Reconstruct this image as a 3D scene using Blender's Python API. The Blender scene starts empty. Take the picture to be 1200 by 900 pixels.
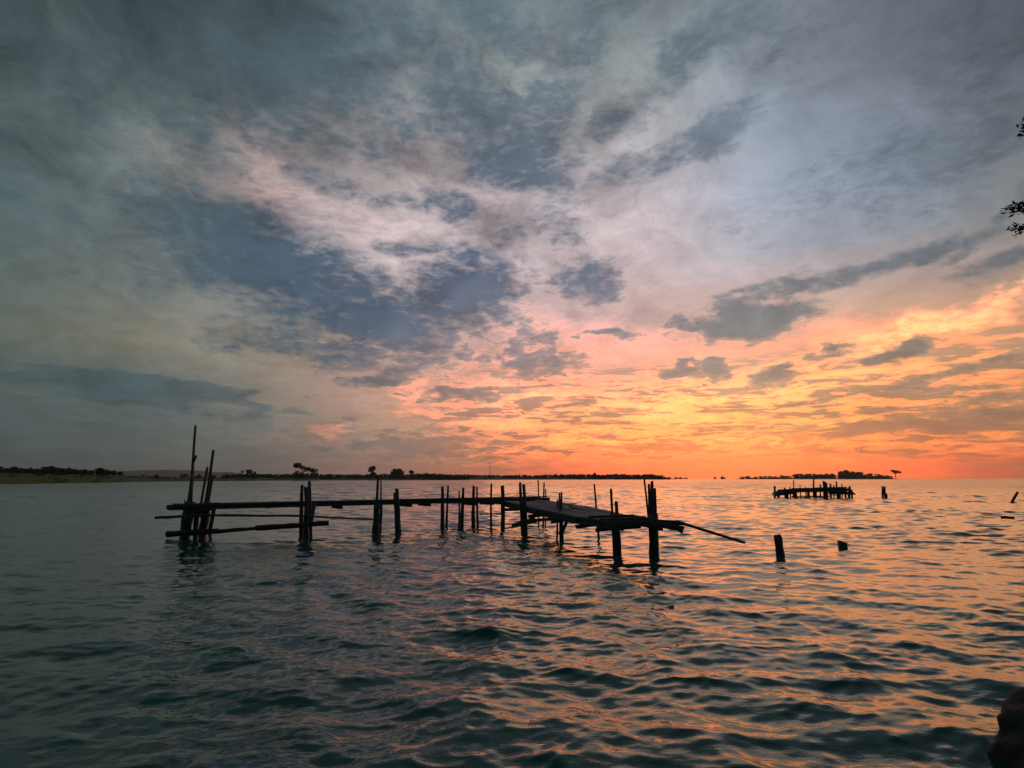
import bpy, bmesh, math, random
import numpy as np
from mathutils import Vector, Matrix, noise as mnoise
R = math.radians
S = bpy.context.scene
COL = S.collection

# ------------------------------------------------------------------ camera
F = 700.0                      # focal length in photo pixels (1200 wide)
HORIZON = 560.5                # photo row of the horizon
PITCH = math.atan((HORIZON - 450) / F)
CAM_H = 2.0
cam = bpy.data.cameras.new('camera')
cam.sensor_width = 36.0
cam.lens = 36.0 * F / 1200.0
cam.clip_start = 0.05
cam.clip_end = 30000
camo = bpy.data.objects.new('camera', cam)
camo.location = (0, 0, CAM_H)
camo.rotation_euler = (math.pi / 2 + PITCH, 0, 0)
COL.objects.link(camo)
S.camera = camo

# ------------------------------------------------------------------ light and exposure
SUN_AZ, SUN_EL = R(20.0), R(7.0)       # the sun is just going down behind the cloud bank
sd = bpy.data.lights.new('sun', 'SUN')
sd.energy = 0.17
sd.angle = R(45)
sd.color = (1.0, 0.60, 0.22)
so = bpy.data.objects.new('sun', sd)
sv = Vector((math.sin(SUN_AZ) * math.cos(SUN_EL), math.cos(SUN_AZ) * math.cos(SUN_EL), math.sin(SUN_EL)))
so.rotation_euler = sv.to_track_quat('Z', 'Y').to_euler()
COL.objects.link(so)
S.view_settings.view_transform = 'Standard'
S.view_settings.look = 'None'
S.view_settings.exposure = 0.0
S.view_settings.gamma = 1.0
S.view_settings.use_curve_mapping = False
S.cycles.use_denoising = True
S.cycles.max_bounces = 5
S.cycles.volume_bounces = 0

def lin(c):
    return tuple((v / 255 / 12.92) if v / 255 <= 0.04045 else ((v / 255 + 0.055) / 1.055) ** 2.4 for v in c)

# sky pixel <-> direction (only to know which way a part of the real sky lies)
def ray(px, py):
    v = (px - 600) / F; u = (450 - py) / F
    return Vector((v, math.cos(PITCH) - u * math.sin(PITCH), math.sin(PITCH) + u * math.cos(PITCH)))
def azel(px, py):
    d = ray(px, py).normalized()
    return math.atan2(d.x, d.y), math.asin(d.z)
def pix(az, el):
    d = (math.sin(az) * math.cos(el), math.cos(az) * math.cos(el), math.sin(el))
    f = d[1] * math.cos(PITCH) + d[2] * math.sin(PITCH)
    up = -d[1] * math.sin(PITCH) + d[2] * math.cos(PITCH)
    f = max(f, 0.2)
    return 600 + F * d[0] / f, 450 - F * up / f

# ------------------------------------------------------------------ node helper
class NT:
    def __init__(s, tree): s.t = tree
    def n(s, typ, **kw):
        nd = s.t.nodes.new(typ)
        for k, v in kw.items(): setattr(nd, k, v)
        return nd
    def put(s, sock, v):
        if isinstance(v, bpy.types.NodeSocket): s.t.links.new(v, sock)
        elif v is not None:
            if hasattr(sock.default_value, '__len__') and not hasattr(v, '__len__'): v = [v] * len(sock.default_value)
            if hasattr(sock.default_value, '__len__') and len(sock.default_value) == 4 and len(v) == 3: v = tuple(v) + (1,)
            sock.default_value = v
    def m(s, op, a, b=None, c=None, clamp=False):
        nd = s.n('ShaderNodeMath', operation=op, use_clamp=clamp)
        for i, v in enumerate((a, b, c)):
            if v is not None: s.put(nd.inputs[i], v)
        return nd.outputs[0]
    def v(s, op, a, b=None, c=None, scale=None):
        nd = s.n('ShaderNodeVectorMath', operation=op)
        for i, x in enumerate((a, b, c)):
            if x is not None: s.put(nd.inputs[i], x)
        if scale is not None: s.put(nd.inputs['Scale'], scale)
        return nd.outputs['Value'] if op in ('LENGTH', 'DOT_PRODUCT') else nd.outputs[0]
    def xyz(s, x, y, z=0.0):
        nd = s.n('ShaderNodeCombineXYZ')
        for i, q in enumerate((x, y, z)): s.put(nd.inputs[i], q)
        return nd.outputs[0]
    def sep(s, v):
        nd = s.n('ShaderNodeSeparateXYZ'); s.put(nd.inputs[0], v); return nd.outputs
    def rng(s, x, a, b, c=0.0, d=1.0, smooth=False):
        nd = s.n('ShaderNodeMapRange', interpolation_type='SMOOTHSTEP' if smooth else 'LINEAR', clamp=True)
        for i, q in enumerate((x, a, b, c, d)): s.put(nd.inputs[i], q)
        return nd.outputs[0]
    def mix(s, f, a, b, blend='MIX'):
        nd = s.n('ShaderNodeMix', data_type='RGBA', blend_type=blend, clamp_factor=True)
        s.put(nd.inputs[0], f); s.put(nd.inputs[6], a); s.put(nd.inputs[7], b)
        return nd.outputs[2]
    def noise(s, vec, scale=1.0, detail=6, rough=0.55, lac=2.0, dist=0.0, color=False):
        nd = s.n('ShaderNodeTexNoise', noise_dimensions='3D')
        s.put(nd.inputs['Vector'], vec); s.put(nd.inputs['Scale'], scale); s.put(nd.inputs['Detail'], detail)
        s.put(nd.inputs['Roughness'], rough); s.put(nd.inputs['Lacunarity'], lac); s.put(nd.inputs['Distortion'], dist)
        return nd.outputs['Color' if color else 'Fac']
    def ramp(s, f, stops, interp='LINEAR'):
        nd = s.n('ShaderNodeValToRGB'); cr = nd.color_ramp; cr.interpolation = interp
        while len(cr.elements) > 1: cr.elements.remove(cr.elements[-1])
        cr.elements[0].position = stops[0][0]; cr.elements[0].color = tuple(stops[0][1]) + (1,)
        for p, c in stops[1:]:
            e = cr.elements.new(p); e.color = tuple(c) + (1,)
        s.put(nd.inputs[0], f)
        return nd.outputs[0]

# ------------------------------------------------------------------ sky
W = bpy.data.worlds.new('World'); S.world = W; W.use_nodes = True
W.node_tree.nodes.clear()
N = NT(W.node_tree)
out = N.n('ShaderNodeOutputWorld')
tc = N.n('ShaderNodeTexCoord')
D = N.v('NORMALIZE', tc.outputs['Generated'])
dx, dy, dz = N.sep(D)
az = N.m('ARCTAN2', dx, dy)
el = N.m('ARCSINE', dz)
Q = N.xyz(az, el)
# cloud-deck coordinates: the plane of the clouds seen in perspective
den = N.m('ADD', N.m('MAXIMUM', dz, 0.0), 0.16)
P = N.xyz(N.m('DIVIDE', dx, den), N.m('DIVIDE', dy, den))
# air warp
w1 = N.v('SUBTRACT', N.noise(P, 2.2, 4, 0.55, color=True), (0.5, 0.5, 0.5))
w2 = N.v('SUBTRACT', N.noise(Q, 14.0, 5, 0.6, color=True), (0.5, 0.5, 0.5))
QW = N.v('ADD', Q, N.v('MULTIPLY', w1, (0.13, 0.085, 0)))
QW = N.v('ADD', QW, N.v('MULTIPLY', w2, (0.075, 0.035, 0)))
azs, els, _ = N.sep(N.v('ADD', Q, N.v('MULTIPLY', w1, (0.10, 0.03, 0))))

XS = [0, 150, 300, 450, 600, 750, 900, 1050, 1200]
YS = [0, 100, 200, 300, 400, 450, 500, 530, 556]
GRID = [
 [(66,78,78),(64,78,78),(66,82,82),(96,110,116),(106,120,124),(114,126,132),(110,118,128),(94,102,112),(72,80,88)],
 [(74,88,90),(96,108,106),(80,96,100),(122,128,128),(142,150,148),(148,156,156),(140,150,160),(122,130,142),(98,108,114)],
 [(80,96,98),(110,122,120),(154,138,134),(164,150,150),(168,156,158),(194,184,188),(154,168,188),(126,138,156),(118,122,122)],
 [(82,95,93),(102,114,113),(118,130,136),(205,190,190),(194,180,184),(202,184,188),(168,168,180),(144,148,156),(134,132,130)],
 [(90,97,88),(124,122,106),(148,138,122),(172,150,138),(206,166,160),(210,168,162),(216,164,142),(244,176,120),(226,158,106)],
 [(74,89,89),(84,98,97),(132,127,116),(192,148,132),(220,158,140),(243,163,130),(250,174,116),(246,168,104),(212,142,96)],
 [(70,84,85),(78,91,90),(108,111,107),(172,136,120),(238,156,112),(254,178,100),(252,170,90),(234,146,86),(188,122,82)],
 [(66,80,81),(73,86,85),(99,100,98),(148,118,110),(218,124,90),(253,136,78),(254,136,74),(246,122,66),(206,106,66)],
 [(58,72,74),(66,80,81),(92,95,93),(144,110,102),(208,112,82),(251,106,66),(252,112,66),(240,104,60),(196,96,62)],
]
CLOUDG = [
 [(58,70,72),(54,66,70),(58,70,74),(80,96,106),(84,100,112),(90,104,114),(90,100,108),(82,92,102),(66,76,84)],
 [(66,80,84),(76,90,94),(68,84,90),(88,104,114),(92,106,116),(94,108,118),(104,116,128),(98,108,120),(80,90,98)],
 [(70,86,90),(78,94,98),(74,88,96),(76,92,106),(74,90,106),(98,110,124),(106,118,134),(100,112,126),(84,94,100)],
 [(76,88,90),(74,90,97),(62,82,100),(61,81,105),(72,90,114),(100,110,130),(98,110,124),(92,104,118),(88,98,104)],
 [(78,88,86),(84,96,96),(68,86,100),(68,86,108),(102,104,118),(112,114,124),(100,106,114),(118,110,106),(120,108,98)],
 [(58,76,82),(60,78,84),(76,88,92),(108,106,110),(146,124,118),(128,112,110),(126,112,110),(140,114,98),(134,108,90)],
 [(66,80,84),(70,82,86),(84,92,94),(116,106,106),(164,114,98),(190,116,88),(186,114,84),(152,100,78),(126,94,78)],
 [(66,80,84),(70,82,86),(86,90,92),(114,102,100),(160,104,88),(216,108,70),(210,106,68),(176,98,66),(150,92,66)],
 [(60,72,76),(66,78,82),(86,90,90),(126,106,98),(168,108,86),(226,106,68),(226,108,66),(200,98,62),(160,90,62)],
]
def grid_at(G, px, py):
    px = min(max(px, XS[0]), XS[-1] - 1e-3); py = min(max(py, YS[0]), YS[-1] - 1e-3)
    i = max(k for k in range(len(XS) - 1) if XS[k] <= px); j = max(k for k in range(len(YS) - 1) if YS[k] <= py)
    tx = (px - XS[i]) / (XS[i+1] - XS[i]); ty = (py - YS[j]) / (YS[j+1] - YS[j])
    g = [lin(G[b][a]) for b in (j, j+1) for a in (i, i+1)]
    return tuple((g[0][k]*(1-tx)+g[1][k]*tx)*(1-ty)+(g[2][k]*(1-tx)+g[3][k]*tx)*ty for k in range(3))
ELS = [0.0, 1.5, 3.0, 5.0, 8.0, 11.0, 15.0, 20.0, 25.0, 30.0, 36.0, 42.0]
A0 = 0.80
def sky_grid(G):
    f = N.rng(azs, -A0, A0)
    c = None; prev = None
    for e in ELS:
        st = []
        for k in range(21):
            a = -A0 + 2 * A0 * k / 20
            st.append((k / 20, grid_at(G, *pix(a, R(e)))))
        r = N.ramp(f, st, 'B_SPLINE')
        c = r if c is None else N.mix(N.rng(els, R(prev), R(e)), c, r)
        prev = e
    up = lin((46, 60, 63))
    return N.mix(N.rng(els, R(42), R(75), smooth=True), c, up)
base = sky_grid(GRID)
cloudc = sky_grid(CLOUDG)

def blob(px, py, rx, ry, rot=0.0, strength=1.0, src=None):
    a, e = azel(px, py)
    k = math.cos(e) ** 0.5
    mp = N.n('ShaderNodeMapping', vector_type='TEXTURE')
    N.put(mp.inputs['Vector'], src or QW)
    mp.inputs['Location'].default_value = (a, e, 0)
    mp.inputs['Rotation'].default_value = (0, 0, R(rot))
    sc = math.cos(math.atan(abs(px - 600) / F))
    mp.inputs['Scale'].default_value = (max(1.2 * rx / F * sc, 0.01), max(1.25 * ry / F * sc, 0.006), 1)
    return N.rng(N.v('LENGTH', mp.outputs[0]), 1.5, 0.15, 0.0, strength, smooth=True)
CL = [  # where the dark clouds of this evening hang: px, py, half sizes, tilt, density
 (300,296,165,64,-20,1.0),(430,368,120,54,-14,1.0),(525,352,95,44,6,1.0),(380,408,150,28,-6,.75),(200,240,90,40,-30,.65),
 (525,110,60,48,-20,.85),(605,168,95,46,0,.95),(575,35,70,24,-15,.8),(680,60,60,26,30,.75),(650,118,60,28,20,.8),(725,128,60,22,25,.85),(800,58,60,24,20,.75),(835,153,64,20,18,.95),(755,188,75,20,10,.8),(470,55,70,36,0,.7),(620,208,60,20,0,.9),(700,15,50,16,10,.7),(880,25,60,20,15,.5),
 (225,150,110,34,-25,.75),(390,213,60,16,-8,.75),(375,150,90,28,0,.65),(440,105,70,44,0,.6),(500,292,70,13,0,.7),(150,150,60,16,-35,.5),(325,178,44,16,-22,.6),(455,232,46,13,0,.65),(565,302,66,20,-6,.75),(645,268,40,24,-25,.65),(455,160,66,26,12,.65),(660,235,50,18,0,.5),(545,240,60,20,-12,.8),(585,275,45,16,-10,.7),
 (260,40,260,90,0,.95),(60,70,130,50,-25,.8),(90,270,170,40,-8,.55),(40,180,120,30,-20,.5),
 (130,455,200,15,-4,1.1),(170,505,260,36,0,.4),(350,490,70,24,-12,.5),
 (692,328,56,20,0,.9),(872,374,80,20,2,1.1),(800,370,40,12,5,.5),(960,322,130,11,9,.95),(1060,296,70,10,14,.8),(1150,262,60,10,26,.9),(1185,304,70,16,4,.8),
 (718,398,40,7,-4,.95),(815,432,52,10,2,1.0),(905,440,46,14,8,.85),(1046,413,52,12,9,1.1),(966,413,34,7,4,.85),(1130,436,75,9,9,.9),(1032,462,64,7,0,.9),(1085,498,170,14,1,.95),(1150,472,80,7,6,.6),
 (440,447,36,12,4,1.0),(545,462,55,9,2,1.0),(640,428,54,26,5,.8),(600,405,70,20,0,.6),(690,482,70,5,3,.7),(840,474,60,6,3,.6),
 (500,522,150,10,0,.7),(660,508,90,4,2,.5),(880,520,110,4,0,.5),
 (1105,175,160,60,10,.6),(1160,60,130,70,0,.7),(950,60,90,40,0,.4),(1020,235,110,30,15,.35),
]
cov = None
src = QW
for i_, b in enumerate(CL):
    if i_ % 6 == 0 and cov is not None:      # evaluate a few clouds at a time (the shader stack is small)
        src = N.v('ADD', QW, N.v('SCALE', (1, 1, 0), scale=N.m('MULTIPLY', cov, 1e-7)))
    x = blob(*b, src=src)
    cov = x if cov is None else N.m('MAXIMUM', cov, x)
# ragged cloud texture
fb = N.noise(N.v('MULTIPLY', P, (1.0, 1.0, 1)), 3.4, 9, 0.62, dist=0.35)
fine = N.noise(N.v('MULTIPLY', Q, (1.0, 2.4, 1)), 34.0, 8, 0.66, dist=0.4)
mid0 = N.noise(N.v('MULTIPLY', QW, (1.0, 1.5, 1)), 8.0, 8, 0.66, dist=0.5)
tex = N.m('ADD', N.m('ADD', N.m('MULTIPLY', N.m('SUBTRACT', fb, 0.5), 1.5), N.m('MULTIPLY', N.m('SUBTRACT', fine, 0.5), 1.5)), N.m('MULTIPLY', N.m('SUBTRACT', mid0, 0.5), 0.9))
dens = N.rng(N.m('ADD', cov, tex), 0.10, 1.0, smooth=True)
# streaks of thin cloud along the horizon
QS = N.v('ADD', Q, N.v('MULTIPLY', w1, (0.05, 0.012, 0)))
st = N.noise(N.v('MULTIPLY', QS, (6.0, 64.0, 1)), 1.0, 7, 0.62, dist=0.5)
st_fine = N.noise(N.v('MULTIPLY', QS, (20.0, 120.0, 1)), 1.0, 5, 0.65, dist=0.6)
stw = N.m('MULTIPLY', N.rng(el, R(0.3), R(2.5), smooth=True), N.rng(el, R(15), R(6), smooth=True))
stw = N.m('MULTIPLY', stw, N.rng(az, -0.32, 0.0, 0.15, 1.0, smooth=True))
streak = N.m('MULTIPLY', N.rng(N.m('ADD', N.m('MULTIPLY', st, 0.5), N.m('MULTIPLY', st_fine, 0.5)), 0.46, 0.555, smooth=True), stw)
dens = N.m('MAXIMUM', dens, N.m('MULTIPLY', streak, 0.85))
# thin brightness variation of the veil above
mid = N.noise(N.v('MULTIPLY', QW, (1.0, 1.5, 1)), 9.0, 8, 0.68, dist=0.6)
up_w = N.m('MULTIPLY', N.rng(el, R(6), R(24), 0.35, 1.0), N.rng(az, 0.12, 0.42, 1.0, 0.5))
vv = N.m('ADD', N.m('ADD', N.m('MULTIPLY', fb, 0.42), N.m('MULTIPLY', fine, 0.10)), N.m('MULTIPLY', mid, 0.48))
veil = N.m('ADD', 1.03, N.m('MULTIPLY', N.m('MULTIPLY', N.m('SUBTRACT', vv, 0.5), 3.6), up_w))
veil = N.m('MINIMUM', N.m('MAXIMUM', veil, 0.5), 1.28)
# the gaps show a little blue-grey, the lit bellies a little pink
base = N.mix(N.m('MULTIPLY', N.rng(vv, 0.52, 0.66, smooth=True), N.m('MULTIPLY', up_w, 0.35)), base, N.v('MULTIPLY', base, (1.13, 0.97, 0.955)))
base = N.v('SCALE', base, scale=veil)
# clouds lit from below near the sunset: warm bright patches and edges
LT = [
 (318,215,46,30,-45,(0.30,0.19,0.15)),(430,262,90,26,-10,(0.20,0.15,0.15)),(560,225,70,18,0,(0.12,0.10,0.10)),(490,305,70,10,3,(0.16,0.13,0.12)),
 (480,460,36,12,0,(0.42,0.20,0.09)),(585,462,48,12,0,(0.52,0.28,0.10)),(610,375,50,22,0,(0.22,0.14,0.10)),(560,490,90,10,0,(0.35,0.17,0.05)),
 (1010,402,170,9,10,(0.35,0.17,0.05)),(1110,376,150,9,13,(0.55,0.28,0.08)),(800,470,120,20,0,(0.22,0.15,0.03)),(690,520,110,7,0,(0.40,0.26,0.02)),(640,470,70,8,2,(0.35,0.2,0.05)),
 (395,503,26,3,0,(0.5,0.15,0.06)),(330,515,60,4,0,(0.10,0.04,0.02)),(585,529,40,2.5,0,(0.5,0.28,0.05)),(860,455,60,14,8,(0.22,0.12,0.02)),(1000,445,110,10,5,(0.2,0.12,0.03)),
 (90,55,70,9,-38,(0.05,0.05,0.045)),(120,115,45,8,-40,(0.07,0.065,0.06)),(170,160,26,12,0,(0.06,0.06,0.05)),(190,235,50,8,-30,(0.05,0.05,0.05)),
]
ltex = N.rng(N.m('ADD', N.m('MULTIPLY', fine, 0.6), N.m('MULTIPLY', st_fine, 0.4)), 0.36, 0.64, 0.1, 1.25, smooth=True)
lit = None
src = N.v('ADD', QW, N.v('SCALE', (1, 1, 0), scale=N.m('MULTIPLY', cov, 1e-7)))
for i_, (px, py, rx, ry, rt, c) in enumerate(LT):
    if i_ % 5 == 4: src = N.v('ADD', QW, N.v('SCALE', lit, scale=1e-7))
    g = N.v('SCALE', c, scale=blob(px, py, rx, ry, rt, 1.0, src))
    lit = g if lit is None else N.v('ADD', lit, g)
lit = N.v('MULTIPLY', N.v('SCALE', lit, scale=ltex), (0.95, 0.80, 0.85))
col = N.v('ADD', base, lit)
hi = N.m('MULTIPLY', N.rng(N.m('ADD', N.m('MULTIPLY', st, 0.5), N.m('MULTIPLY', st_fine, 0.5)), 0.47, 0.39, smooth=True), stw)
col = N.v('ADD', col, N.v('SCALE', (0.15, 0.115, 0.02), scale=hi))
body = N.rng(N.m('ADD', N.m('MULTIPLY', fb, 0.4), N.m('MULTIPLY', mid, 0.6)), 0.32, 0.68, 0.62, 1.5)
col = N.mix(N.m('MULTIPLY', dens, 0.96), col, N.v('SCALE', cloudc, scale=body))
# silver lining where thin cloud edges face the sunset
edge = N.m('MULTIPLY', N.rng(dens, 0.03, 0.28, smooth=True), N.rng(dens, 0.60, 0.28, smooth=True))
glow = N.m('MULTIPLY', blob(700, 470, 260, 110, 0, 1.0, Q), edge)
col = N.v('ADD', col, N.v('SCALE', (0.20, 0.10, 0.035), scale=glow))
# the eastern half of the sky, behind the camera, is already night-blue; the sea hides everything below
back = N.rng(N.m('ABSOLUTE', az), 0.9, 1.9, smooth=True)
back = N.m('MULTIPLY', back, N.rng(el, R(80), R(40)))
col = N.mix(back, col, lin((58, 70, 82)))
# the glow really is brighter than a camera can record: its red channel runs past white
cr_, cg_, cb_ = N.sep(col)
over = N.m('MULTIPLY', N.m('MAXIMUM', N.m('SUBTRACT', cr_, 0.60), 0.0), N.rng(el, R(19), R(11), smooth=True))
col = N.xyz(N.m('ADD', cr_, N.m('MULTIPLY', over, 2.8)), N.m('ADD', cg_, N.m('MULTIPLY', over, 0.15)), cb_)
bg = N.n('ShaderNodeBackground'); N.put(bg.inputs['Color'], col); bg.inputs['Strength'].default_value = 1.0
nish = N.n('ShaderNodeTexSky', sky_type='NISHITA')
nish.sun_disc = False; nish.sun_elevation = SUN_EL; nish.sun_rotation = SUN_AZ
bg2 = N.n('ShaderNodeBackground'); N.put(bg2.inputs['Color'], nish.outputs[0]); bg2.inputs['Strength'].default_value = 0.004
add = N.n('ShaderNodeAddShader')
N.t.links.new(bg.outputs[0], add.inputs[0]); N.t.links.new(bg2.outputs[0], add.inputs[1])
N.t.links.new(add.outputs[0], out.inputs['Surface'])
W.cycles.sampling_method = 'MANUAL'; W.cycles.sample_map_resolution = 512

# ------------------------------------------------------------------ materials
def mat(name):
    m = bpy.data.materials.new(name); m.use_nodes = True; m.node_tree.nodes.clear()
    n = NT(m.node_tree); o = n.n('ShaderNodeOutputMaterial'); p = n.n('ShaderNodeBsdfPrincipled')
    n.t.links.new(p.outputs[0], o.inputs['Surface'])
    return m, n, p
def bump(n, p, h, strength, dist):
    b = n.n('ShaderNodeBump'); n.put(b.inputs['Height'], h); b.inputs['Strength'].default_value = strength; b.inputs['Distance'].default_value = dist
    n.t.links.new(b.outputs[0], p.inputs['Normal'])
def noisy(name, c0, c1, scale, rough=0.85, stretch=(1,1,1), bstr=0.5, bdist=0.01):
    m, n, p = mat(name)
    co = n.n('ShaderNodeTexCoord').outputs['Object']
    f = n.noise(n.v('MULTIPLY', co, stretch), scale, 6, 0.65)
    n.put(p.inputs['Base Color'], n.mix(n.rng(f, 0.3, 0.7), c0, c1))
    p.inputs['Roughness'].default_value = rough
    if bstr: bump(n, p, f, bstr, bdist)
    return m
M_PILE = noisy('weathered_pile_wood', (0.030,0.026,0.023), (0.075,0.066,0.058), 9, 0.8, (1,1,0.15))
_n = NT(M_PILE.node_tree); _p = M_PILE.node_tree.nodes['Principled BSDF']      # tide line: wet, weedy foot of every pile
_z = _n.sep(_n.n('ShaderNodeTexCoord').outputs['Object'])[2]
_w = _n.rng(_n.m('ADD', _z, _n.m('MULTIPLY', _n.noise(_n.n('ShaderNodeTexCoord').outputs['Object'], 6, 4), 0.25)), 0.62, 0.40)
_c = _p.inputs['Base Color'].links[0].from_socket
_n.put(_p.inputs['Base Color'], _n.mix(_w, _c, (0.012, 0.016, 0.010)))
_n.put(_p.inputs['Roughness'], _n.rng(_w, 0, 1, 0.8, 0.35))
M_WET = noisy('wet_pile_wood', (0.010,0.011,0.010), (0.032,0.032,0.026), 11, 0.45, (1,1,0.3))
M_DECK = noisy('weathered_deck_wood', (0.07,0.082,0.10), (0.14,0.16,0.19), 7, 0.75, (1,1,1))
M_BAMBOO = noisy('grey_bamboo', (0.04,0.036,0.03), (0.10,0.09,0.075), 5, 0.7, (1,1,0.2), 0.3)
M_LEAF = noisy('dark_foliage', (0.014,0.030,0.012), (0.036,0.058,0.022), 0.35, 0.7, bstr=0)
M_LEAF2 = noisy('dry_foliage', (0.030,0.032,0.014), (0.066,0.056,0.026), 0.4, 0.7, bstr=0)
M_BARK = noisy('bark', (0.030,0.024,0.018), (0.075,0.06,0.048), 6, 0.9, (1,1,0.3))
M_GRASS = noisy('shore_grass', (0.045,0.095,0.014), (0.085,0.130,0.025), 0.06, 0.9, bstr=0)
M_MUD = noisy('shore_earth', (0.05,0.05,0.028), (0.12,0.10,0.06), 0.35, 0.9)
M_HILL = noisy('far_hill_woodland', (0.03,0.045,0.03), (0.06,0.07,0.045), 0.004, 0.95, bstr=0)
M_ROCK = noisy('wet_rock', (0.028,0.026,0.023), (0.085,0.077,0.066), 7, 0.85, bstr=0.8, bdist=0.03)
M_ROCK.node_tree.nodes['Principled BSDF'].inputs['Specular IOR Level'].default_value = 0.2
M_WALL = noisy('pale_plaster', (0.5,0.48,0.44), (0.66,0.64,0.6), 0.8, 0.8)
M_ROOF = noisy('rusty_roof', (0.10,0.07,0.055), (0.20,0.14,0.11), 1.2, 0.8)
M_STEEL = noisy('mast_steel', (0.12,0.11,0.11), (0.2,0.18,0.17), 2, 0.6)
M_GLASS = noisy('dark_window', (0.01,0.012,0.015), (0.02,0.022,0.026), 2, 0.2, bstr=0)
M_PAINT = noisy('white_boat_paint', (0.6,0.6,0.58), (0.8,0.8,0.78), 1.5, 0.5, bstr=0)

m, n, p = mat('sea_water'); M_SEA = m
co = n.n('ShaderNodeTexCoord').outputs['Object']
f0 = n.noise(n.v('MULTIPLY', co, (1.0, 1.5, 1)), 2.3, 4, 0.55, dist=0.4)
f1 = n.noise(n.v('MULTIPLY', co, (1.0, 1.5, 1)), 5.5, 4, 0.55, dist=0.4)
f2 = n.noise(n.v('MULTIPLY', co, (1.0, 1.6, 1)), 0.9, 5, 0.6, dist=0.3)
f3 = n.noise(n.v('MULTIPLY', co, (1.0, 1.6, 1)), 0.09, 4, 0.6)
gust = n.rng(f3, 0.35, 0.65, 0.4, 1.0)
h = n.m('ADD', n.m('MULTIPLY', f1, n.m('MULTIPLY', gust, 0.011)), n.m('ADD', n.m('MULTIPLY', f2, 0.03), n.m('MULTIPLY', f0, 0.014)))
murk = n.noise(co, 0.35, 4, 0.6)
n.put(p.inputs['Base Color'], n.mix(murk, (0.003,0.072,0.053), (0.006,0.100,0.072)))
n.put(p.inputs['Roughness'], n.rng(n.v('LENGTH', co), 20, 160, 0.02, 0.20))   # offshore wind chop, finer than the mesh
p.inputs['IOR'].default_value = 1.35
b = n.n('ShaderNodeBump'); n.put(b.inputs['Height'], h); b.inputs['Strength'].default_value = 0.55; b.inputs['Distance'].default_value = 1.0
n.t.links.new(b.outputs[0], p.inputs['Normal'])

# ------------------------------------------------------------------ object helpers
def tag(o, label=None, cat=None, group=None, kind=None):
    if label: o['label'] = label
    if cat: o['category'] = cat
    if group: o['group'] = group
    if kind: o['kind'] = kind
    return o
def obj(name, bm, material, parent=None, smooth=True, loc=None):
    me = bpy.data.meshes.new(name); bm.to_mesh(me); bm.free()
    if smooth:
        for q in me.polygons: q.use_smooth = True
    me.materials.append(material)
    o = bpy.data.objects.new(name, me); COL.objects.link(o)
    if parent:
        o.parent = parent
        o.matrix_parent_inverse = Matrix.Translation(parent.location).inverted()
    if loc: o.location = loc
    return o
def empty(name, loc, label, cat, group=None):
    o = bpy.data.objects.new(name, None); o.location = loc; o.empty_display_size = 0.3; COL.objects.link(o)
    return tag(o, label, cat, group)
CAM = Vector((0, 0, CAM_H))
def G(px, py, z=0.0):              # world point at height z seen at this photo pixel
    d = ray(px, py); return CAM + d * ((z - CAM_H) / d.z)
def PY(px, py, Y):                 # world point at distance Y north of the camera
    d = ray(px, py); return CAM + d * (Y / d.y)
rnd = random.Random(7)
def tube(bm, p0, p1, r0, r1, n=9, seg=6, wob=0.12, bend=0.0, ragged=True, rs=rnd):
    p0 = Vector(p0); p1 = Vector(p1); ax = (p1 - p0); L = ax.length; ax.normalize()
    t = Vector((1, 0, 0)) if abs(ax.x) < 0.8 else Vector((0, 0, 1))
    u = ax.cross(t).normalized(); v = ax.cross(u)
    off = u * rs.uniform(-1, 1) + v * rs.uniform(-1, 1)
    rings = []; prof = [1 + rs.uniform(-wob, wob) for _ in range(n)]
    for k in range(seg + 1):
        s = k / seg; r = (r0 + (r1 - r0) * s) * (1 + rs.uniform(-wob, wob) * 0.6)
        c = p0.lerp(p1, s) + off * (bend * L * math.sin(math.pi * s)) + (u * rs.uniform(-1, 1) + v * rs.uniform(-1, 1)) * r * wob * 0.7
        ring = []
        for i in range(n):
            a = 2 * math.pi * i / n
            q = c + (u * math.cos(a) + v * math.sin(a)) * r * prof[i]
            if ragged and k == seg: q += ax * rs.uniform(-0.4, 0.9) * r1
            ring.append(bm.verts.new(q))
        rings.append(ring)
    for a, b in zip(rings, rings[1:]):
        for i in range(n): bm.faces.new((a[i], a[(i+1) % n], b[(i+1) % n], b[i]))
    bm.faces.new(rings[0][::-1]); bm.faces.new(rings[-1])
def plank(bm, p0, p1, w, t, up=Vector((0, 0, 1)), seg=5, sag=0.0, jit=0.06, rs=rnd):
    p0 = Vector(p0); p1 = Vector(p1); ax = (p1 - p0); L = ax.length; ax.normalize()
    s = ax.cross(up).normalized(); up = s.cross(ax).normalized()
    rings = []
    for k in range(seg + 1):
        q = k / seg; c = p0.lerp(p1, q) - up * (sag * math.sin(math.pi * q)) + s * rs.uniform(-1, 1) * w * jit * 0.4
        ww = w * (1 + rs.uniform(-jit, jit)) / 2; tt = t * (1 + rs.uniform(-jit, jit)) / 2
        e = ax * 0
        ring = []
        for (a, b) in ((-1, -1), (1, -1), (1, 1), (-1, 1)):
            if k in (0, seg): e = ax * rs.uniform(-0.35, 0.35) * w
            ring.append(bm.verts.new(c + s * a * ww + up * b * tt + e))
        rings.append(ring)
    for a, b in zip(rings, rings[1:]):
        for i in range(4): bm.faces.new((a[i], a[(i+1) % 4], b[(i+1) % 4], b[i]))
    bm.faces.new(rings[0][::-1]); bm.faces.new(rings[-1])
    bmesh.ops.recalc_face_normals(bm, faces=bm.faces[:])

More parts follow.
